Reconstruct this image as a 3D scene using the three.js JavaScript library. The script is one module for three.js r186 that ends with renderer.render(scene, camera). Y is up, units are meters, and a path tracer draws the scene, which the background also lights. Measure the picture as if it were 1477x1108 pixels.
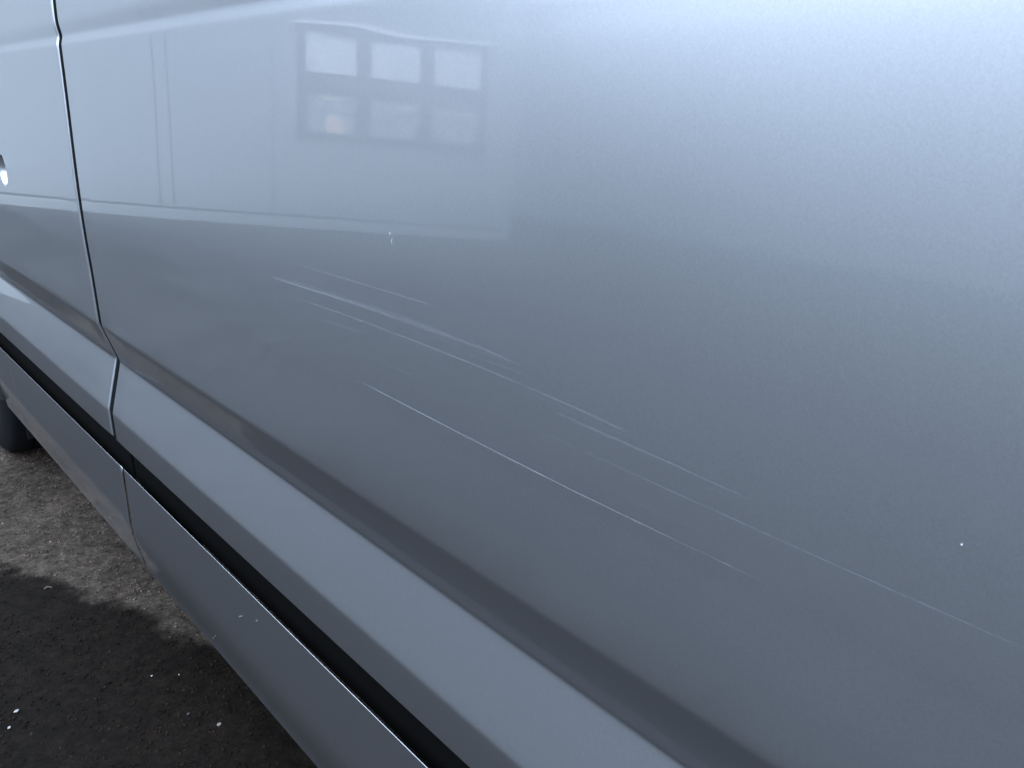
import * as THREE from 'three';
import { mergeGeometries } from 'three/addons/utils/BufferGeometryUtils.js';
import { RoundedBoxGeometry } from 'three/addons/geometries/RoundedBoxGeometry.js';

// ---------------------------------------------------------------- camera, sky, sun, exposure
const scene = new THREE.Scene();
const camera = new THREE.PerspectiveCamera(53.09, 1024 / 768, 0.02, 900);
// columns: the camera's right, up and forward in the place (x runs back along the van, y up, z out from its side)
const CAM = [[0.68719, -0.26475, -0.67652], [0.02265, 0.93859, -0.3443], [-0.72612, -0.22128, -0.65098]];
const EYE = new THREE.Vector3(0, 1.05, 0.345);
camera.matrixAutoUpdate = true;
camera.position.copy(EYE);
{
  const m = new THREE.Matrix4().set(
    CAM[0][0], CAM[0][1], -CAM[0][2], 0, CAM[1][0], CAM[1][1], -CAM[1][2], 0,
    CAM[2][0], CAM[2][1], -CAM[2][2], 0, 0, 0, 0, 1);
  camera.quaternion.setFromRotationMatrix(m);
}
scene.add(camera);

function makeSky() {
  const W = 256, H = 128, d = new Float32Array(W * H * 4);
  const sun = new THREE.Vector3(0.8, 0.5, 0.25).normalize();
  for (let j = 0; j < H; j++) for (let i = 0; i < W; i++) {
    const el = ((j + 0.5) / H - 0.5) * Math.PI, az = ((i + 0.5) / W - 0.5) * 2 * Math.PI;
    const v = new THREE.Vector3(Math.cos(el) * Math.cos(az), Math.sin(el), Math.cos(el) * Math.sin(az));
    const t = Math.max(0, v.y);
    const c = 0.5 + 0.5 * v.dot(sun), glow = Math.pow(c, 3) * 0.22;
    const k = (j * W + i) * 4;
    const L = 2.4 + 3.1 * t; d[k] = 0.75 * L + glow; d[k + 1] = 0.895 * L + glow; d[k + 2] = 1.10 * L + glow; d[k + 3] = 1;
  }
  const s = new THREE.DataTexture(d, W, H, THREE.RGBAFormat, THREE.FloatType);
  s.mapping = THREE.EquirectangularReflectionMapping; s.magFilter = s.minFilter = THREE.LinearFilter; s.needsUpdate = true;
  return s;
}
const sky = makeSky();
scene.background = sky; scene.environment = sky;

const sunLight = new THREE.DirectionalLight(0xfff4ea, 0.5);
sunLight.position.set(6.0, 5.0, 2.5); sunLight.target.position.set(-2, 0, 0);
sunLight.castShadow = true; sunLight.shadow.radius = 30; sunLight.shadow.mapSize.set(2048, 2048);
Object.assign(sunLight.shadow.camera, { left: -14, right: 14, top: 14, bottom: -14, near: 0.1, far: 60 });
scene.add(sunLight, sunLight.target);

const renderer = new THREE.WebGLRenderer({ antialias: true });
renderer.setSize(1024, 768);
renderer.toneMapping = THREE.LinearToneMapping;
renderer.toneMappingExposure = 1.0;
renderer.shadowMap.enabled = true;

// ---------------------------------------------------------------- helpers
let seed = 12345;
const rnd = () => { seed = (seed + 0x6d2b79f5) | 0; let t = Math.imul(seed ^ (seed >>> 15), 1 | seed); t = (t + Math.imul(t ^ (t >>> 7), 61 | t)) ^ t; return ((t ^ (t >>> 14)) >>> 0) / 4294967296; };
function hash(i, j) { let h = Math.imul(i, 374761393) + Math.imul(j, 668265263) | 0; h = Math.imul(h ^ (h >>> 13), 1274126177); return ((h ^ (h >>> 16)) >>> 0) / 4294967296; }
function vnoise(x, y) {
  const i = Math.floor(x), j = Math.floor(y), a = x - i, b = y - j, u = a * a * (3 - 2 * a), v = b * b * (3 - 2 * b);
  return (hash(i, j) * (1 - u) + hash(i + 1, j) * u) * (1 - v) + (hash(i, j + 1) * (1 - u) + hash(i + 1, j + 1) * u) * v;
}
const fbm = (x, y, o = 4) => { let s = 0, a = 0.5, n = 0; for (let k = 0; k < o; k++) { s += a * vnoise(x, y); n += a; x = x * 2.03 + 17.1; y = y * 2.03 + 5.7; a *= 0.5; } return s / n; };
const clamp = (x, a, b) => Math.min(b, Math.max(a, x));
const sstep = (a, b, x) => { const t = clamp((x - a) / (b - a), 0, 1); return t * t * (3 - 2 * t); };
const names = {};
function numbered(n) { const k = names[n] = (names[n] || 0) + 1; return k === 1 ? n : `${n}_${String(k - 1).padStart(3, '0')}`; }
function shadows(o) { o.traverse(c => { if (c.isMesh) { c.castShadow = true; c.receiveShadow = true; } }); return o; }
function part(name, geo, mat, parent, label) {
  const m = new THREE.Mesh(geo, mat); m.name = name; m.castShadow = m.receiveShadow = true;
  if (label) m.userData.label = label;
  parent.add(m); return m;
}
function thing(name, label, category, pos = [0, 0, 0], turn = 0, group) {
  const g = new THREE.Group(); g.name = numbered(name); g.position.set(...pos); g.rotation.y = turn;
  g.userData = { label, category }; if (group) g.userData.group = group; scene.add(g); return g;
}
function box(x0, x1, y0, y1, z0, z1, r = 0) {
  const w = x1 - x0, h = y1 - y0, d = z1 - z0;
  const g = r > 0 ? new RoundedBoxGeometry(w, h, d, 3, Math.min(r, w / 2, h / 2, d / 2)) : new THREE.BoxGeometry(w, h, d);
  g.translate((x0 + x1) / 2, (y0 + y1) / 2, (z0 + z1) / 2); return g;
}
// a direction through a pixel of the photograph, met with a height or a plane
function pixelRay(px, py) {
  const c = [(px - 738.5) / 1109, (554 - py) / 1109, 1];
  return new THREE.Vector3(...CAM.map(r => r[0] * c[0] + r[1] * c[1] + r[2] * c[2]));
}
function onGround(px, py) { const r = pixelRay(px, py), t = -EYE.y / r.y; return EYE.clone().addScaledVector(r, t); }

// ---------------------------------------------------------------- materials
function dataTex(size, fn, srgb) {
  const d = new Uint8Array(size * size * 4);
  for (let j = 0; j < size; j++) for (let i = 0; i < size; i++) { const c = fn(i, j), k = (j * size + i) * 4; d[k] = c[0]; d[k + 1] = c[1]; d[k + 2] = c[2]; d[k + 3] = 255; }
  const t = new THREE.DataTexture(d, size, size, THREE.RGBAFormat); t.wrapS = t.wrapT = THREE.RepeatWrapping;
  t.magFilter = THREE.LinearFilter; t.minFilter = THREE.LinearMipmapLinearFilter; t.generateMipmaps = true;
  if (srgb) t.colorSpace = THREE.SRGBColorSpace; t.needsUpdate = true; return t;
}
// metal flake of silver paint: 0.5 mm grain, the tile is 0.25 m
const flakeMap = dataTex(512, (i, j) => { const n = 240 + 15 * (hash(i, j) * 0.6 + hash(i >> 1, (j >> 1) + 900) * 0.4); return [n, n, n]; }, true);
flakeMap.repeat.set(4, 4);
const paint = new THREE.MeshPhysicalMaterial({ color: new THREE.Color().setRGB(0.645, 0.672, 0.722), metalness: 0.95, roughness: 0.305, clearcoat: 1, clearcoatRoughness: 0.02, map: flakeMap });
const skirtPaint = paint;
const blackTrim = new THREE.MeshStandardMaterial({ color: new THREE.Color().setRGB(0.012, 0.012, 0.013), roughness: 0.62 });
const recessM = new THREE.MeshPhysicalMaterial({ color: new THREE.Color().setRGB(0.0028, 0.0028, 0.003), roughness: 0.85, specularIntensity: 0.12 });
const jamb = new THREE.MeshStandardMaterial({ color: new THREE.Color().setRGB(0.01, 0.01, 0.012), roughness: 0.9 });
const rubber = new THREE.MeshPhysicalMaterial({ color: new THREE.Color().setRGB(0.005, 0.0055, 0.007), roughness: 0.9, specularIntensity: 0.25 });
const steel = new THREE.MeshStandardMaterial({ color: new THREE.Color().setRGB(0.5, 0.51, 0.53), metalness: 1, roughness: 0.35 });
const rimM = new THREE.MeshStandardMaterial({ color: new THREE.Color().setRGB(0.008, 0.008, 0.009), metalness: 0.0, roughness: 0.5 });
const glass = new THREE.MeshPhysicalMaterial({ color: new THREE.Color().setRGB(1, 1, 1), transmission: 1, thickness: 0, roughness: 0.0, ior: 1.5 });
const lampGlass = new THREE.MeshPhysicalMaterial({ color: new THREE.Color().setRGB(0.7, 0.72, 0.75), metalness: 0.6, roughness: 0.15, clearcoat: 1 });

// ---------------------------------------------------------------- the ground: one sheet, fine near the van
const dryLine = x => -0.085 - 0.53 * (x + 1.48) + (x > -1.48 ? 0.25 * (x + 1.48) : 0);
function dryAmount(x, z) {
  const e = dryLine(x) + (fbm(x * 9 + 3, z * 9, 4) - 0.5) * 0.10 + (fbm(x * 45, z * 45, 3) - 0.5) * 0.06;
  return sstep(0.03, -0.03, z - Math.min(e, 0.15)) * sstep(-3.7, -3.4, x + 0.3 * (fbm(z * 4, x * 4, 3) - 0.5)) * sstep(-2.2, -1.9, z);
}
function asphaltColor(x, z) {
  const dry = dryAmount(x, z), n = fbm(x * 60, z * 60, 3), c = fbm(x * 3 + 40, z * 3, 4), f = hash(Math.round(x * 210), Math.round(z * 210));
  const wet = [0.0096, 0.0067, 0.0049], pale = [0.089, 0.072, 0.059];
  const k = (0.35 + 1.1 * n + 0.55 * (f - 0.5)) * (0.75 + 0.5 * c);
  const stain = 0.72 + 0.5 * fbm(x * 7 + 11, z * 7 + 2, 3);
  const yard = [0.054, 0.055, 0.056];                     // paler concrete out of view, added to brighten what the van side mirrors
  const edge = 0.5 * (fbm(x * 1.6 + 8, z * 1.6, 4) - 0.5) + 0.2 * (fbm(x * 9, z * 9 + 3, 3) - 0.5);   // ragged edge where the damp strip meets the added concrete
  const far = Math.max(sstep(0.68, 0.78, z + edge), sstep(-4.9, -5.1, x + edge));
  return wet.map((w, i) => (w * (1 - far) + yard[i] * far) * k * (1 - dry) + pale[i] * k * dry * stain);
}
{
  const axis = (a, b, step, far) => { const o = []; for (let x = a; x <= b + 1e-6; x += step) o.push(x); let s = step, x = a; const lo = []; while (x > -far) { s *= 1.22; x -= s; lo.unshift(x); } s = step; x = o[o.length - 1]; while (x < far) { s *= 1.22; x += s; o.push(x); } return lo.concat(o); };
  const xs = axis(-2.75, -0.75, 0.0065, 320), zs = axis(-0.75, 0.5, 0.0065, 320);
  const pos = [], col = [], uv = [], idx = [];
  for (const z of zs) for (const x of xs) {
    const near = x > -2.8 && x < -0.7 && z > -0.8 && z < 0.55;
    const h = near ? (fbm(x * 90, z * 90, 3) - 0.5) * 0.0036 + (fbm(x * 14, z * 14, 2) - 0.5) * 0.004 : 0;
    pos.push(x, h, z); uv.push(x, z); col.push(...asphaltColor(x, z));
  }
  const nx = xs.length;
  for (let j = 0; j < zs.length - 1; j++) for (let i = 0; i < nx - 1; i++) { const a = j * nx + i; idx.push(a, a + nx, a + 1, a + 1, a + nx, a + nx + 1); }
  const g = new THREE.BufferGeometry();
  g.setAttribute('position', new THREE.Float32BufferAttribute(pos, 3)); g.setAttribute('color', new THREE.Float32BufferAttribute(col, 3)); g.setAttribute('uv', new THREE.Float32BufferAttribute(uv, 2));
  g.setIndex(idx); g.computeVertexNormals();
  const grain = dataTex(512, (i, j) => { const n = 150 + 105 * (0.5 * hash(i, j) + 0.5 * hash(i >> 2, (j >> 2) + 77)); return [n, n, n]; }, true);
  grain.repeat.set(1.4, 1.4);
  const bump = dataTex(512, (i, j) => { const n = 255 * (0.4 * hash(i, j + 3) + 0.6 * hash((i + 1) >> 1, (j >> 1) + 31)); return [n, n, n]; }); bump.repeat.set(1.4, 1.4);
  const m = new THREE.MeshPhysicalMaterial({ vertexColors: true, map: grain, bumpMap: bump, bumpScale: 0.0006, roughness: 0.85, specularIntensity: 0.2 });
  const mesh = new THREE.Mesh(g, m); mesh.name = 'ground'; mesh.userData.kind = 'structure'; mesh.receiveShadow = true; mesh.castShadow = true; scene.add(mesh);
}

// ---------------------------------------------------------------- the van: shape of its side
const POLY = y => { const q = (y - 0.6856) / 0.4; return 0.0493 * q - 0.0834 * q * q + 0.035 * q * q * q - 0.0055; };
function mainZ(y) { return y > 0.8 ? POLY(y) : POLY(0.8) - 0.006 * (0.8 - y); }
// soft polyline through the pressed groove and the waistband below it
const LOW = [[0.40, 0.0095], [0.552, 0.0088], [0.637, -0.0158], [0.70, 0.0028]];
function lowZ(y) {
  // sum of soft hinges: slope changes at each knot, rounded over r
  const slopes = [0.0, 0.0, 0, 0]; let z = LOW[3][1];
  const seg = [(LOW[1][1] - LOW[0][1]) / (LOW[1][0] - LOW[0][0]), (LOW[2][1] - LOW[1][1]) / (LOW[2][0] - LOW[1][0]), (LOW[3][1] - LOW[2][1]) / (LOW[3][0] - LOW[2][0]), 0.0];
  const soft = (t, r) => 0.5 * (t + Math.sqrt(t * t + r * r));
  z = LOW[0][1] + seg[0] * (y - LOW[0][0]) + (seg[1] - seg[0]) * soft(y - 0.552, 0.003) + (seg[2] - seg[1]) * soft(y - 0.637, 0.0022) + (seg[3] - seg[2]) * soft(y - 0.70, 0.003);
  return z;
}
const hinge = (t, r) => 0.5 * (t + Math.sqrt(t * t + r * r));
// pressed feature line: a narrow ledge, an undercut band above it, then the side leaning in to the roof
function featureZ(x, y) {
  const y1 = 1.1122 + 0.0065 * clamp(x + 1.31, -0.6, 1.0), y2 = y1 + 0.0112, y3 = y2 + 0.0165;
  const g1 = 0.31 - 0.13 * sstep(-1.15, -0.6, x);
  const m = (mainZ(1.105) - mainZ(1.095)) / 0.01;
  return mainZ(1.10) + m * (y - 1.10) + (-g1 - m) * hinge(y - y1, 0.0022) + (g1 + 0.19) * hinge(y - y2, 0.0024) - 0.25 * hinge(y - y3, 0.006) - 0.05 * Math.pow(Math.max(0, y - 1.35), 2);
}
function sideZ(x, y, edges) {
  let z;
  if (y < 0.78) z = lowZ(y) + (mainZ(0.78) - lowZ(0.78)) * sstep(0.70, 0.78, y);
  else z = mainZ(Math.min(y, 1.14));
  if (y > 1.085) z += (featureZ(x, y) - z) * sstep(1.085, 1.10, y);
  if (x < -2.75) z -= 0.42 * (-2.75 - x) * (-2.75 - x);
  if (x > 1.7) z -= 0.25 * (x - 1.7) * (x - 1.7);
  if (edges) for (const e of edges) { const d = Math.abs(x - e); z -= 0.0006 * Math.exp(-d * d / 0.0009); }
  // faint waviness of pressed sheet
  z += 0.00005 * (vnoise(x * 16 + 5, y * 16) - 0.5);
  return z;
}
const RECESS = [{ x: -1.788, y: 0.905, r: 0.029, d: 0.013 }, { x: -1.886, y: 0.903, r: 0.045, d: 0.024 }];
function doorZ(x, y) {
  let z = sideZ(x, y, [-1.324]);
  for (const c of RECESS) { const rr = Math.hypot(x - c.x, y - c.y); z -= c.d * sstep(c.r + 0.003, c.r - 0.012, rr); }
  return z;
}
// a skin of sheet metal z = f(x, y) with rounded edges turned inward by rim at the four sides
function skin(xs, ys, f, o = {}) {
  const R = o.radius ?? 0.004, D = o.depth ?? 0.022, seg = 5;
  const wrap = (arr, lo, hi) => {
    const out = []; const a = arr[0], b = arr[arr.length - 1];
    if (lo) { out.push([a, D]); for (let k = 0; k <= seg; k++) { const t = k / seg * Math.PI / 2; out.push([a + R - R * Math.cos(t), R - R * Math.sin(t)]); } }
    for (const v of arr) if ((!lo || v > a + R * 1.2) && (!hi || v < b - R * 1.2)) out.push([v, 0]);
    if (hi) { for (let k = seg; k >= 0; k--) { const t = k / seg * Math.PI / 2; out.push([b - R + R * Math.cos(t), R - R * Math.sin(t)]); } out.push([b, D]); }
    return out;
  };
  const X = wrap(xs, o.front, o.back), Y = wrap(ys, o.bottom, o.top);
  const pos = [], nor = [], uv = [], idx = [], P = (i, j) => {
    const [x, dx] = X[i], [y, dy] = Y[j];
    return [x, y, (o.corner ? f(x, Math.min(y, 9)) : f(x, y)) - Math.min(D, Math.hypot(dx, dy))];
  };
  const nx = X.length, ny = Y.length;
  for (let j = 0; j < ny; j++) for (let i = 0; i < nx; i++) { const p = P(i, j); if (o.warp) o.warp(p); pos.push(...p); uv.push(p[0], p[1] + p[2]); }
  for (let j = 0; j < ny - 1; j++) for (let i = 0; i < nx - 1; i++) {
    const a = j * nx + i;
    if (o.cut && o.cut((X[i][0] + X[i + 1][0]) / 2, (Y[j][0] + Y[j + 1][0]) / 2)) continue;
    idx.push(a, a + 1, a + nx, a + 1, a + nx + 1, a + nx);
  }
  const g = new THREE.BufferGeometry();
  g.setAttribute('position', new THREE.Float32BufferAttribute(pos, 3)); g.setAttribute('uv', new THREE.Float32BufferAttribute(uv, 2)); g.setIndex(idx); g.computeVertexNormals();
  return g;
}
function ticks(a, b, coarse, dense = []) {              // a..b, step given by the densest zone a point lies in
  const out = [a]; let x = a;
  while (x < b - 1e-6) { let s = coarse; for (const [p, q, st] of dense) { if (x >= p - 1e-9 && x < q) s = Math.min(s, st); else if (x < p && x + s > p) s = p - x; } x = Math.min(b, x + Math.max(s, 1e-5)); if (b - x < s * 0.2) x = b; out.push(x); }
  return out;
}
const yDense = [[0.50, 0.78, 0.0015], [1.09, 1.26, 0.0012], [0.78, 1.09, 0.004]];

const van = thing('panel_van', 'silver metallic panel van with scratched side, parked on the damp asphalt', 'van');
const GAP = -1.310;
const archCut = (cx, r) => (x, y) => Math.hypot(x - cx, y - 0.335) < r;
const FRONT_WHEEL = -2.68, REAR_WHEEL = 1.05;

// rear quarter / load-space side panel
const sidePanel = part('side_panel', skin(
  ticks(GAP + 0.009, 2.1, 0.012, [[-1.31, -1.28, 0.002], [-1.28, -1.1, 0.006]]), ticks(0.503, 1.9, 0.012, yDense), (x, y) => sideZ(x, y, [GAP + 0.009]),
  { front: true, back: true, bottom: true, radius: 0.0013, cut: archCut(REAR_WHEEL, 0.36) }), paint, van, 'large silver side panel with long pale scratches');
// front door
const frontDoor = part('front_door', skin(
  ticks(-2.21, GAP - 0.014, 0.010, [[-1.945, -1.745, 0.0017], [-1.345, -1.31, 0.002]]), ticks(0.503, 1.29, 0.010, [...yDense, [0.85, 0.955, 0.0017]]), doorZ,
  { front: true, back: true, bottom: true, top: true, radius: 0.0027 }), paint, van, 'silver front door with recessed handle');
// front wing with its wheel arch
part('front_wing', skin(ticks(-3.4, -2.218, 0.012), ticks(0.503, 1.16, 0.010, yDense), (x, y) => sideZ(x, y) - 0.35 * Math.pow(Math.max(0, y - 1.0), 2) * sstep(-2.5, -3.2, x),
  { front: true, back: true, bottom: true, top: true, cut: archCut(FRONT_WHEEL, 0.36) }), paint, van);
// sill skirts under the black recess
const skirtZ = (x, y) => 0.0056 - 0.016 * (y - 0.40) - 0.020 * Math.pow(sstep(0.36, 0.235, y), 1.6) * 0.75;
function skirt(x0, x1, label, cut, corner) {
  return part('sill_skirt', skin(ticks(x0, x1, 0.02, [[x0, x0 + 0.03, 0.002], [x1 - 0.03, x1, 0.002]]), ticks(0.244, 0.447, 0.004), skirtZ,
    { front: true, back: true, bottom: true, top: true, radius: 0.0004, depth: 0.0009, cut,
      warp: corner ? p => { const u = Math.max(0, p[0] - (x1 - 0.008)), w = Math.max(0, p[1] - (0.447 - 0.012)); p[1] -= u * u * 70 * (w / 0.012); p[2] -= u * w * 22; } : null }), skirtPaint, van, label);
}
skirt(GAP + 0.007, REAR_WHEEL - 0.345, 'silver sill skirt behind the door');
skirt(-2.10, GAP - 0.007, 'silver sill skirt under the front door', null, true);
skirt(-2.335, -2.106, 'short silver skirt end beside the front wheel');
skirt(REAR_WHEEL + 0.345, 2.08, 'silver sill skirt behind the rear wheel');
// black recessed strip between body and skirt
part('black_trim_strip', box(-2.36, GAP - 0.004, 0.418, 0.53, -0.06, -0.012, 0.003), recessM, van, 'matt black recessed strip under the front door');
part('black_trim_strip', box(GAP + 0.002, REAR_WHEEL - 0.37, 0.418, 0.53, -0.06, -0.014, 0.003), recessM, van, 'matt black recessed strip under the side panel');
// jambs behind the shut lines, coloured black for the shade inside the gaps
part('door_jamb', box(GAP - 0.03, GAP + 0.03, 0.5, 1.95, -0.12, -0.034), jamb, van);
part('door_jamb', box(GAP - 0.03, GAP + 0.03, 0.25, 0.415, -0.10, -0.0165), jamb, van);
part('door_jamb', box(-2.25, -2.18, 0.5, 1.3, -0.12, -0.034), jamb, van);
// dark strip added in the shut line, standing for the shade inside it
{
  const gapDark = new THREE.MeshPhysicalMaterial({ color: new THREE.Color().setRGB(0.006, 0.007, 0.009), roughness: 1, specularIntensity: 0.1 });
  part('gap_shade_strip', skin([GAP - 0.0138, GAP, GAP + 0.0088], ticks(0.495, 1.9, 0.02, yDense), (x, y) => sideZ(GAP, y, [GAP]) - 0.0030, {}), gapDark, van, 'dark strip standing for shade in the shut line');
}
// lock in the smaller recess, grip across the larger one
{
  const lock = part('lock_cylinder', new THREE.CylinderGeometry(0.0075, 0.0085, 0.007, 24).rotateX(Math.PI / 2).translate(-1.790, 0.908, -0.0095), steel, frontDoor, 'small bright metal lock barrel');
  part('key_slot', box(-1.7909, -1.7891, 0.9045, 0.9115, -0.008, -0.0058), jamb, lock);
  part('door_handle', box(-2.03, -1.862, 0.888, 0.918, -0.004, 0.018, 0.009), paint, frontDoor);
}
// front door window and the rest of the shell
{
  const fr = mergeGeometries([
    new THREE.ExtrudeGeometry((() => { const s = new THREE.Shape([[-2.2, 1.285], [-1.318, 1.285], [-1.318, 1.9], [-1.78, 1.9]].map(p => new THREE.Vector2(...p))); s.holes.push(new THREE.Path([[-2.1, 1.33], [-1.76, 1.84], [-1.4, 1.84], [-1.4, 1.33]].map(p => new THREE.Vector2(...p)))); return s; })(), { depth: 0.02, bevelEnabled: true, bevelSize: 0.003, bevelThickness: 0.003, bevelSegments: 2 })]);
  fr.rotateX(-0.06); fr.translate(0, 0.002, 0.03); 
  part('window_frame', fr, blackTrim, frontDoor);
  const gl = new THREE.ExtrudeGeometry(new THREE.Shape([[-2.1, 1.33], [-1.4, 1.33], [-1.4, 1.84], [-1.76, 1.84]].map(p => new THREE.Vector2(...p))), { depth: 0.004, bevelEnabled: false });
  gl.rotateX(-0.06); gl.translate(0, 0.002, 0.038);
  part('window_glass', gl, new THREE.MeshPhysicalMaterial({ color: new THREE.Color().setRGB(0.02, 0.025, 0.027), roughness: 0.02, clearcoat: 1 }), frontDoor);
  // shell: the van's outline run across its width
  const sh = new THREE.Shape([[2.06, 0.3], [2.06, 2.25], [1.95, 2.42], [-1.1, 2.44], [-1.45, 2.32], [-2.35, 1.32], [-3.25, 1.08], [-3.42, 0.9], [-3.45, 0.4], [-3.1, 0.4], [-3.05, 0.6], [-2.85, 0.74], [-2.4, 0.74], [-2.2, 0.6], [-2.17, 0.42], [0.6, 0.42], [0.68, 0.65], [0.9, 0.78], [1.2, 0.78], [1.42, 0.65], [1.48, 0.42]].map(p => new THREE.Vector2(...p)));
  const g = new THREE.ExtrudeGeometry(sh, { depth: 1.70, bevelEnabled: true, bevelSize: 0.035, bevelThickness: 0.05, bevelSegments: 4 }); g.translate(0, 0, -1.89);
  part('body_shell', g, paint, van);
  // shoulder of the load space between side panel and roof
  part('roof_side', skin(ticks(GAP + 0.004, 2.05, 0.05), ticks(1.9, 2.44, 0.02), (x, y) => sideZ(x, 1.9) - 0.09 * Math.pow((y - 1.9) / 0.54, 2.4) * 2.0, {}), paint, van);
  part('windscreen', (() => { const q = new THREE.ExtrudeGeometry(new THREE.Shape([[-1.47, 2.30], [-1.44, 2.33], [-2.30, 1.39], [-2.33, 1.36]].map(p => new THREE.Vector2(...p))), { depth: 1.5, bevelEnabled: false }); q.translate(-0.045, 0.03, -1.79); return q; })(), new THREE.MeshPhysicalMaterial({ color: new THREE.Color().setRGB(0.02, 0.025, 0.027), roughness: 0.02, clearcoat: 1 }), van);
  part('front_bumper', box(-3.58, -3.02, 0.28, 0.62, -1.90, -0.10, 0.08), blackTrim, van);
  part('headlight', box(-3.44, -3.18, 0.78, 0.98, -0.34, -0.13, 0.04), lampGlass, van);
  part('rear_bumper', box(1.9, 2.2, 0.36, 0.52, -1.85, -0.06, 0.04), blackTrim, van);
  part('underbody', box(-2.15, 0.6, 0.26, 0.44, -1.80, -0.12, 0.03), jamb, van);
  part('door_mirror', box(-2.56, -2.42, 1.42, 1.78, 0.06, 0.24, 0.05), blackTrim, van);
  part('mirror_arm', box(-2.52, -2.46, 1.46, 1.52, -0.16, 0.10, 0.015), blackTrim, van);
}
// wheels
function wheel(cx, z, label) {
  const W = 0.215, R = 0.335;
  const prof = [[0.20, -0.095], [0.235, -0.1075], [0.285, -0.1085], [0.318, -0.1], [0.325, -0.094], [0.327, -0.092], [0.332, -0.088], [R, -0.06], [R, -0.046], [R - 0.007, -0.045], [R - 0.007, -0.037], [R, -0.036], [R, -0.005], [R - 0.007, -0.004], [R - 0.007, 0.004], [R, 0.005], [R, 0.036], [R - 0.007, 0.037], [R - 0.007, 0.045], [R, 0.046], [R, 0.06], [0.332, 0.088], [0.318, 0.1], [0.285, 0.1085], [0.235, 0.1075], [0.20, 0.095]].map(p => new THREE.Vector2(p[0], p[1]));
  const ty = new THREE.LatheGeometry(prof, 72); ty.rotateX(Math.PI / 2);
  const p = ty.attributes.position; for (let i = 0; i < p.count; i++) if (p.getY(i) < -R + 0.007) p.setY(i, -R + 0.007); // flattened where it stands
  ty.computeVertexNormals(); ty.translate(cx, R - 0.006, z - W / 2);
  const w = new THREE.Group(); w.name = 'wheel'; w.userData.label = label; van.add(w);
  part('tyre', ty, rubber, w);
  const rim = new THREE.LatheGeometry([[0.0, 0.055], [0.055, 0.06], [0.07, 0.045], [0.15, 0.03], [0.175, 0.06], [0.205, 0.085], [0.212, 0.08], [0.205, -0.08]].map(q => new THREE.Vector2(...q)), 48).rotateX(Math.PI / 2).translate(cx, R - 0.006, z - W / 2);
  const rm = part('rim', rim, rimM, w);
  const lip = new THREE.TorusGeometry(0.358, 0.010, 10, 48, Math.PI + 0.36).rotateZ(-0.18).translate(cx, 0.335, 0.0);
  part('arch_lip', lip, blackTrim, van);
  part('arch_liner', new THREE.CylinderGeometry(0.37, 0.37, 0.32, 40, 1, true, Math.PI * 0.42, Math.PI * 1.16).rotateX(Math.PI / 2).translate(cx, 0.335, -0.17), jamb, van);
}
wheel(FRONT_WHEEL, -0.006, 'black front wheel'); wheel(REAR_WHEEL, -0.035, 'black rear wheel');
part('mud_flap', box(-2.33, -2.322, 0.14, 0.40, -0.26, -0.035, 0.003), rubber, van);

// ---------------------------------------------------------------- scratches and chips in the paint
function onSide(px, py, f = (x, y) => sideZ(x, y, [GAP + 0.009])) {
  const r = pixelRay(px, py); let t = -EYE.z / r.z;
  for (let k = 0; k < 8; k++) { const p = EYE.clone().addScaledVector(r, t); t += (p.z - f(p.x, p.y)) / -r.z; }
  return EYE.clone().addScaledVector(r, t);
}
const scr = (o) => new THREE.MeshStandardMaterial({ color: new THREE.Color().setRGB(0.42, 0.45, 0.49), roughness: 0.75, transparent: true, opacity: o });
const SCR = [scr(0.12), scr(0.20), scr(0.33)];
function ribbon(pts, width, shift, from, to, phase) {   // a thin score following the sheet, its width wandering
  const cu = new THREE.CatmullRomCurve3(pts), n = 220, pos = [], idx = [];
  for (let i = 0; i <= n; i++) {
    const u = from + (to - from) * i / n, p = cu.getPoint(u), q = cu.getTangent(u);
    const ends = Math.min(1, Math.min(i, n - i) / 26);
    let w = 0.50 * width * ends * (0.25 + 1.1 * fbm(u * 40 + phase * 7.3, phase, 3)); if (fbm(u * 95 + phase * 3.1, 4 + phase, 2) < 0.26) w *= 0.25;
    const s = shift + (fbm(u * 9 + phase, 9, 2) - 0.5) * 0.0004;
    for (const k of [-0.5, 0.5]) {
      const x = p.x - q.y * (s + k * w), y = p.y + q.x * (s + k * w);
      pos.push(x, y, sideZ(x, y, [GAP + 0.009]) + 0.00025);
    }
    if (i < n) { const a = i * 2; idx.push(a, a + 2, a + 1, a + 1, a + 2, a + 3); }
  }
  const g = new THREE.BufferGeometry(); g.setAttribute('position', new THREE.Float32BufferAttribute(pos, 3)); g.setIndex(idx); g.computeVertexNormals();
  const nn = g.attributes.normal; for (let i = 0; i < nn.count; i++) if (nn.getZ(i) < 0) nn.setXYZ(i, -nn.getX(i), -nn.getY(i), -nn.getZ(i));
  return g;
}
let phase = 1;
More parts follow.
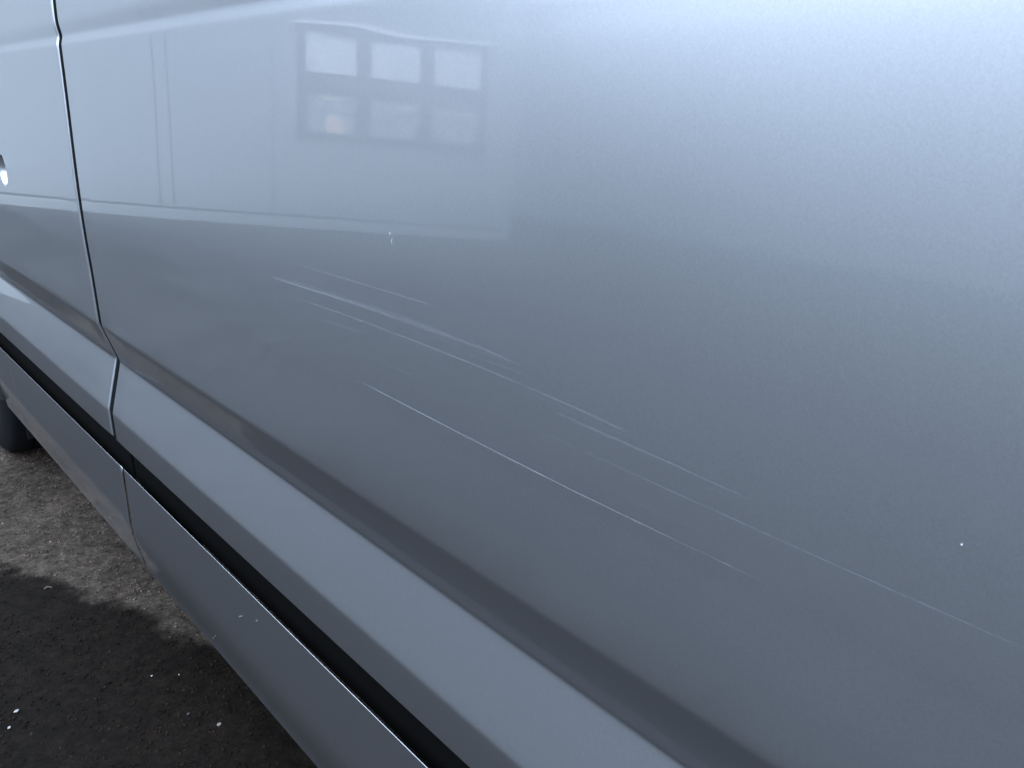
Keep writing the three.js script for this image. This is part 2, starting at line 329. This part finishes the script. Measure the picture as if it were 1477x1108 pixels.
function scratch(px, lines) {                            // lines: [width mm, shift mm, from, to, strength]
  if (px.length > 4) {                                   // a scrape is one drag of the hand: an even, slightly bowed line
    let A = [[0, 0, 0], [0, 0, 0], [0, 0, 0]], B = [0, 0, 0]; const x0 = px[0][0], sx = px[px.length - 1][0] - x0;
    for (const [x, y] of px) { const u = (x - x0) / sx, q = [1, u, u * u]; for (let i = 0; i < 3; i++) { B[i] += q[i] * y; for (let j = 0; j < 3; j++) A[i][j] += q[i] * q[j]; } }
    const m = new THREE.Matrix3().set(...A[0], ...A[1], ...A[2]).invert(), v = new THREE.Vector3(...B).applyMatrix3(m);
    px = px.map(([x]) => { const u = (x - x0) / sx; return [x, v.x + v.y * u + v.z * u * u]; });
  }
  const pts = px.map(p => onSide(...p));
  for (const [w, sh, a, b, m] of lines) part('scratch', ribbon(pts, w / 1000, sh / 1000, a, b, phase++), SCR[m], sidePanel);
}
scratch([[388, 369], [418, 379], [455, 390], [520, 408], [580, 427], [648, 449]], [[1.0, 0, 0.0, 0.06, 1], [0.7, 0, 0.1, 0.95, 0], [0.8, 0.2, 0.45, 0.97, 1], [0.6, 0.4, 0.25, 0.6, 0]]);
scratch([[392, 401], [430, 411], [480, 427], [560, 456], [640, 484], [700, 505], [758, 530]], [[1.3, 0, 0.0, 0.55, 1], [0.6, 3.2, 0.1, 0.7, 0], [0.5, 4.0, 0.2, 0.6, 0], [1.0, -0.5, 0.03, 0.7, 1], [1.1, 1.6, 0.0, 0.5, 0], [0.8, 2.4, 0.05, 0.8, 0], [1.0, 0.8, 0.2, 0.95, 1], [0.6, 1.6, 0.35, 0.9, 1], [0.8, 0, 0.6, 1, 0], [1.6, 0.4, 0.0, 0.4, 0]]);
scratch([[430, 431], [480, 447], [560, 478], [640, 508], [720, 540], [800, 577], [860, 603], [915, 628]], [[1.3, 0, 0.0, 0.62, 1], [0.9, 0, 0.5, 0.98, 1], [0.6, 0.7, 0.5, 0.9, 0], [0.7, -0.6, 0.1, 0.5, 0], [0.7, 0.9, 0.68, 1, 0]]);
scratch([[800, 594], [850, 616], [900, 637], [960, 665], [1020, 694], [1085, 721]], [[0.9, 0, 0.0, 0.25, 1], [0.8, 0, 0.2, 1, 1], [0.7, -1.0, 0.1, 0.6, 0], [0.9, 0.5, 0.3, 0.7, 0]]);
scratch([[510, 546], [545, 564], [600, 591], [660, 622], [720, 654], [780, 684], [840, 714], [900, 744], [960, 774], [1020, 800], [1060, 820], [1112, 842]], [[1.5, 0, 0.0, 0.75, 2], [1.0, 0.4, 0.02, 0.5, 1], [0.8, 0, 0.6, 0.93, 1], [0.6, 0, 0.85, 1, 0], [0.7, -0.8, 0.2, 0.7, 0]]);
scratch([[690, 580], [760, 615], [860, 660], [960, 704], [1040, 740], [1130, 780], [1220, 822], [1300, 858], [1400, 902], [1490, 940]], [[0.5, 0, 0.0, 0.4, 0], [0.55, 0, 0.3, 0.75, 1], [0.55, 0, 0.68, 1, 1], [0.5, 0.3, 0.2, 0.9, 0]]);
scratch([[458, 458], [490, 470], [525, 482]], [[1.0, 0, 0, 1, 0], [0.7, 1, 0.2, 0.9, 0]]);
scratch([[480, 488], [520, 508], [575, 533], [640, 560]], [[0.7, 0, 0, 1, 0]]);
scratch([[560, 572], [620, 603], [700, 640], [740, 652]], [[0.5, 0, 0, 1, 0]]);
for (const [x0, y0, x1, y1] of [[412, 392, 520, 424], [470, 415, 590, 452], [600, 478, 735, 522], [640, 496, 780, 552], [700, 520, 770, 545], [745, 560, 850, 604], [860, 612, 930, 640], [820, 606, 890, 634], [520, 470, 640, 512], [600, 560, 720, 612], [580, 590, 660, 628], [905, 720, 1010, 765], [1010, 700, 1090, 730], [940, 640, 1040, 690]])
  scratch([[x0, y0], [(x0 + x1) / 2, (y0 + y1) / 2 - 1], [x1, y1]], [[0.45, 0, 0, 1, 0]]);
scratch([[797, 875], [806, 882]], [[0.5, 0, 0, 1, 1]]);
function chip(px, py, w, h, m, parent = sidePanel, f) {
  const p = onSide(px, py, f), g = new THREE.CircleGeometry(0.5, 9), a = g.attributes.position, s = px * 0.37;
  for (let i = 1; i < a.count; i++) { const k = 0.75 + 0.5 * hash(i, Math.round(s * 10)); a.setXY(i, a.getX(i) * k * w * 0.36, a.getY(i) * k * h * 0.36); }
  g.translate(p.x, p.y, p.z + 0.0006); part('paint_chip', g, m, parent);
}
const chipMat = new THREE.MeshStandardMaterial({ color: new THREE.Color().setRGB(0.55, 0.57, 0.6), roughness: 0.7 });
const chipSoft = new THREE.MeshStandardMaterial({ color: new THREE.Color().setRGB(0.8, 0.83, 0.88), roughness: 0.7, transparent: true, opacity: 0.6 });
chip(545.5, 43, 0.0022, 0.007, chipSoft); chip(545, 36, 0.0012, 0.008, chipSoft);
chip(563, 336.5, 0.0026, 0.007, chipSoft); chip(565.5, 346, 0.0018, 0.009, chipSoft); chip(566, 351, 0.0014, 0.006, chipSoft);
chip(1388, 785, 0.0026, 0.0030, chipMat); chip(1359, 581, 0.0008, 0.0010, chipMat); chip(503, 753.5, 0.0018, 0.0016, chipMat); chip(713, 961, 0.0006, 0.0006, jamb);
const skirtParts = van.children.filter(c => c.name === 'sill_skirt');
const sz = (x, y) => skirtZ(x, y);
chip(324, 887, 0.0032, 0.0024, chipMat, skirtParts[0], sz); chip(346, 894.5, 0.0022, 0.0018, chipMat, skirtParts[0], sz); chip(325, 858, 0.0016, 0.0014, chipSoft, skirtParts[0], sz); chip(310, 917, 0.001, 0.001, chipSoft, skirtParts[0], sz);

// ---------------------------------------------------------------- the workshop that the side mirrors
{
  const PSI = 0.4749, b = thing('workshop_building', 'pale panel-clad workshop with a six-pane window, mirrored in the van side', 'building', [-9.5507, 0, 0], PSI);
  // in the building's own frame: z runs along the wall, +x is the side that faces the van
  const wallM = new THREE.MeshPhysicalMaterial({ color: new THREE.Color().setRGB(0.265, 0.285, 0.295), roughness: 0.5 });
  const stripM = new THREE.MeshStandardMaterial({ color: new THREE.Color().setRGB(0.82, 0.84, 0.86), roughness: 0.5 });
  const frameM = new THREE.MeshStandardMaterial({ color: new THREE.Color().setRGB(0.035, 0.038, 0.042), roughness: 0.55 });
  const plinthM = new THREE.MeshStandardMaterial({ color: new THREE.Color().setRGB(0.31, 0.33, 0.34), roughness: 0.7 });
  const whiteM = new THREE.MeshStandardMaterial({ color: new THREE.Color().setRGB(0.93, 0.93, 0.93), roughness: 0.8 });
  const TOP = 4.0, S0 = -2.6, S1 = 6.654, WS = [4.276, 6.282], WY = [1.014, 1.9685];
  // wall panels between joints, the one with the window built round its opening
  const joints = [S0, -1.4, -0.2, 1.0, 1.12, 2.94, 3.064, 4.041, S1];
  for (let i = 0; i < joints.length - 1; i++) {
    const a = joints[i] + 0.0065, c = joints[i + 1] - 0.0065, proud = (c - a) < 0.2 ? 0.004 : 0;
    if (i < joints.length - 2) part('wall_panel', box(-0.06, proud, 0.15, TOP, a, c, 0.003), wallM, b);
    else part('wall_panel', mergeGeometries([box(-0.06, 0, 0.15, TOP, a, WS[0]), box(-0.06, 0, 0.15, TOP, WS[1], c), box(-0.06, 0, 0.15, WY[0], WS[0], WS[1]), box(-0.06, 0, WY[1], TOP, WS[0], WS[1])]), wallM, b);
  }
  part('insulation_core', box(-0.11, -0.04, 0.152, TOP - 0.01, S0 + 0.02, WS[0] - 0.05), plinthM, b);
  part('back_wall', box(-3.0, -2.9, 0.0, TOP, S0, S1), wallM, b);
  part('side_wall', box(-2.9, -0.061, 0.0, TOP, S1 - 0.09, S1 - 0.002), wallM, b);
  part('side_wall', box(-2.9, -0.12, 0.0, TOP, S0, S0 + 0.09), wallM, b);
  part('floor_slab', box(-2.89, -0.12, 0.1, 0.18, S0 + 0.1, S1 - 0.1), plinthM, b);
  part('roof', box(-3.08, 0.07, TOP, TOP + 0.12, S0 - 0.06, S1 + 0.05, 0.01), stripM, b);
  part('base_frame', box(-0.09, 0.03, 0.0, 0.118, S0, S1 - 0.003, 0.004), plinthM, b);
  part('sole_plate', box(-0.11, -0.062, 0.119, 0.149, S0, S1 - 0.01), plinthM, b);
  // window
  const w = new THREE.Group(); w.name = 'window'; b.add(w);
  const S = [4.2757, 4.3672, 4.8771, 5.018, 5.5379, 5.6782, 6.2062, 6.2822], Y = [1.9685, 1.9099, 1.5755, 1.40, 1.0437, 1.014];
  const fr = new THREE.Shape([[S[0], Y[5]], [S[7], Y[5]], [S[7], Y[0]], [S[0], Y[0]]].map(p => new THREE.Vector2(...p)));
  for (const [a, c] of [[1, 2], [3, 4], [5, 6]]) for (const [d, e] of [[1, 2], [3, 4]]) fr.holes.push(new THREE.Path([[S[a], Y[e]], [S[a], Y[d]], [S[c], Y[d]], [S[c], Y[e]]].map(p => new THREE.Vector2(...p))));
  const fg = new THREE.ExtrudeGeometry(fr, { depth: 0.05, bevelEnabled: false }); fg.rotateY(-Math.PI / 2); fg.translate(0.012, 0, 0);
  part('frame', fg, frameM, w);
  part('head_trim', box(-0.02, 0.045, Y[0] + 0.002, Y[0] + 0.032, S[0] - 0.02, S[7] + 0.02, 0.004), whiteM, w);
  part('sill', box(-0.02, 0.05, Y[5] - 0.03, Y[5] - 0.002, S[0] - 0.02, S[7] + 0.02, 0.004), frameM, w);
  for (const [a, c] of [[1, 2], [3, 4], [5, 6]]) for (const [d, e, up] of [[1, 2, 1], [3, 4, 0]]) {
    part('pane', box(-0.012, -0.009, Y[e] - 0.01, Y[d] + 0.01, S[a] - 0.01, S[c] + 0.01), glass, w);
    if (up) part('sky_sheet', box(-0.021, -0.018, Y[e] - 0.012, Y[d] + 0.012, S[a] - 0.012, S[c] + 0.012), whiteM, w, 'white sheet behind the upper pane standing for mirrored sky');  // white backing stands in for bright sky reflected by the upper glass
  }
  // lumps added behind the lower panes, coloured as warm sunlit glints on the glass
  const glintPeach = new THREE.MeshStandardMaterial({ color: new THREE.Color().setRGB(1.0, 0.70, 0.50), roughness: 0.9 });
  const glintCream = new THREE.MeshStandardMaterial({ color: new THREE.Color().setRGB(1.0, 0.80, 0.62), roughness: 0.9 });
  const greyC = new THREE.MeshStandardMaterial({ color: new THREE.Color().setRGB(0.34, 0.36, 0.37), roughness: 0.9 });
  part('net_curtain', box(-0.034, -0.031, Y[5] - 0.02, Y[3] + 0.03, S[0] + 0.02, S[7] - 0.02), greyC, w, 'grey curtain behind the lower panes');
  const lump = (s, y, rs, ry, m, lb) => { const g = new THREE.IcosahedronGeometry(1, 4), p = g.attributes.position; for (let i = 0; i < p.count; i++) { const k = 0.7 + 0.6 * fbm(p.getZ(i) * 2.2 + s * 9, p.getY(i) * 2.2 + y * 5 + p.getX(i), 3); p.setXYZ(i, p.getX(i) * 0.006 * k, p.getY(i) * ry * k, p.getZ(i) * rs * k); } g.computeVertexNormals(); g.translate(-0.024, y, s); part('glint_lump', g, m, w, lb); };
  lump(4.66, 1.11, 0.115, 0.10, glintPeach, 'peach lump standing for a sunlit glint in the lower corner pane');
  lump(4.62, 1.372, 0.14, 0.028, glintCream); lump(5.40, 1.335, 0.11, 0.018, glintCream); lump(5.92, 1.33, 0.06, 0.03, glintCream); lump(6.12, 1.335, 0.06, 0.022, glintCream);
}

// ---------------------------------------------------------------- the grey shed across the yard, beside the workshop
{
  const b = thing('storage_shed', 'long grey profiled-steel shed across the yard, mirrored beside the workshop', 'shed', [0, 0, 9.2]);
  const m = [0, 1, 2].map(k => new THREE.MeshStandardMaterial({ color: new THREE.Color().setRGB(0.25 + 0.02 * k, 0.27 + 0.02 * k, 0.28 + 0.02 * k), roughness: 0.7 }));
  const rib = []; for (let i = 0; i < 4; i++) rib.push(box(0.02 + i * 0.25, 0.10 + i * 0.25, 0.25, 3.0, -0.035, 0)); rib.push(box(0, 1, 0.25, 3.0, 0, 0.03));
  const panel = mergeGeometries(rib);
  for (let x = -16, k = 0; x < 14; x++, k++) { const p = part('wall_panel', panel, m[k % 3], b); p.position.x = x; }
  part('plinth', box(-16, 14, 0, 0.25, -0.05, 0.2), m[0], b);
  part('roof', box(-16.2, 14.2, 3.0, 3.12, -0.2, 7, 0.01), m[1], b);
  part('back_wall', box(-16, 14, 0, 3.0, 6.7, 6.8), m[0], b);
  part('side_wall', box(-16, -15.9, 0, 3.0, 0.21, 6.69), m[0], b); part('side_wall', box(13.9, 14, 0, 3.0, 0.21, 6.69), m[0], b);
}

// ---------------------------------------------------------------- loose bits on the ground
{
  // aggregate showing in the asphalt
  const g = new THREE.IcosahedronGeometry(1, 0), p = g.attributes.position;
  for (let i = 0; i < p.count; i++) { const k = 0.75 + 0.5 * hash(Math.round(p.getX(i) * 31), Math.round(p.getY(i) * 17 + p.getZ(i) * 57)); p.setXYZ(i, p.getX(i) * k, p.getY(i) * k, p.getZ(i) * k); }
  g.computeVertexNormals();
  const N = 26000, im = new THREE.InstancedMesh(g, new THREE.MeshPhysicalMaterial({ roughness: 0.95, specularIntensity: 0.2 }), N), m = new THREE.Matrix4(), q = new THREE.Quaternion(), e = new THREE.Euler(), c = new THREE.Color();
  for (let i = 0; i < N; i++) {
    const x = -2.75 + 2.05 * rnd(), z = -0.7 + 1.2 * rnd(), r = 0.0010 + 0.0026 * Math.pow(rnd(), 2.6);
    e.set(rnd() * 6, rnd() * 6, rnd() * 6); q.setFromEuler(e);
    m.compose(new THREE.Vector3(x, r * 0.25, z), q, new THREE.Vector3(r, r * 0.6, r)); im.setMatrixAt(i, m);
    const a = asphaltColor(x, z), k = (0.9 + 0.8 * rnd() + (rnd() < 0.02 ? 1.6 : 0)) * (1 - 0.25 * dryAmount(x, z)), warm = rnd() < 0.12 ? 1.2 : 1.0;
    c.setRGB(a[0] * k * warm, a[1] * k, a[2] * k / Math.sqrt(warm)); im.setColorAt(i, c);
  }
  im.name = 'asphalt_aggregate'; im.userData = { kind: 'stuff', label: 'fine stone chippings showing in the asphalt surface', category: 'aggregate' }; im.castShadow = im.receiveShadow = true; scene.add(im);
}
function pebble(px, py, r, col, label, sx = 1) {
  const at = onGround(px, py), g = new THREE.IcosahedronGeometry(r * 0.55, 2), p = g.attributes.position;
  for (let i = 0; i < p.count; i++) { const x = p.getX(i), y = p.getY(i), z = p.getZ(i), k = 0.5 + 0.95 * fbm(x / r * 2.3 + px, y / r * 2.3 + z / r * 1.7 + py, 2); p.setXYZ(i, x * k * sx, y * k * 0.75, z * k); }
  g.computeVertexNormals();
  const m = new THREE.Mesh(g, new THREE.MeshStandardMaterial({ color: new THREE.Color().setRGB(...col), roughness: 0.8 })); m.name = numbered('pebble'); m.position.set(at.x, r * 0.5, at.z);
  m.rotation.y = px; m.userData = { label, category: 'pebble', group: 'loose stones on the asphalt' }; m.castShadow = m.receiveShadow = true; scene.add(m);
}
pebble(316, 1047, 0.0062, [0.17, 0.155, 0.14], 'largest pale grey pebble lying beside the van sill');
pebble(24, 1027, 0.0046, [0.32, 0.32, 0.32], 'longer of two white chips lying close together on dark asphalt', 1.6);
pebble(13, 1051, 0.0042, [0.32, 0.32, 0.32], 'rounder of two white chips lying close together on dark asphalt');
pebble(219, 976, 0.0030, [0.35, 0.35, 0.34], 'brighter of two tiny white grit grains on dark asphalt near the sill');
pebble(258, 974, 0.0026, [0.28, 0.28, 0.27], 'fainter of two tiny white grit grains, the one nearer the sill');
pebble(193, 866, 0.0040, [0.14, 0.13, 0.12], 'grey pebble at the edge of the dry patch');
pebble(272, 1031, 0.0048, [0.03, 0.03, 0.03], 'dark grey pebble beside the sill');
{
  const a = onGround(64, 851), b2 = onGround(75, 849);
  const cu = new THREE.CatmullRomCurve3([a, a.clone().lerp(b2, 0.5).add(new THREE.Vector3(0, 0.004, 0)), b2].map(v => v.clone().add(new THREE.Vector3(0, 0.0025, 0))));
  const m = new THREE.Mesh(new THREE.TubeGeometry(cu, 12, 0.0016, 6), new THREE.MeshStandardMaterial({ color: new THREE.Color().setRGB(0.09, 0.08, 0.06), roughness: 0.9 })); m.name = 'twig';
  m.userData = { label: 'thin pale twig lying on the damp asphalt', category: 'twig' }; m.castShadow = true; scene.add(m);
}
shadows(scene);
renderer.render(scene, camera);
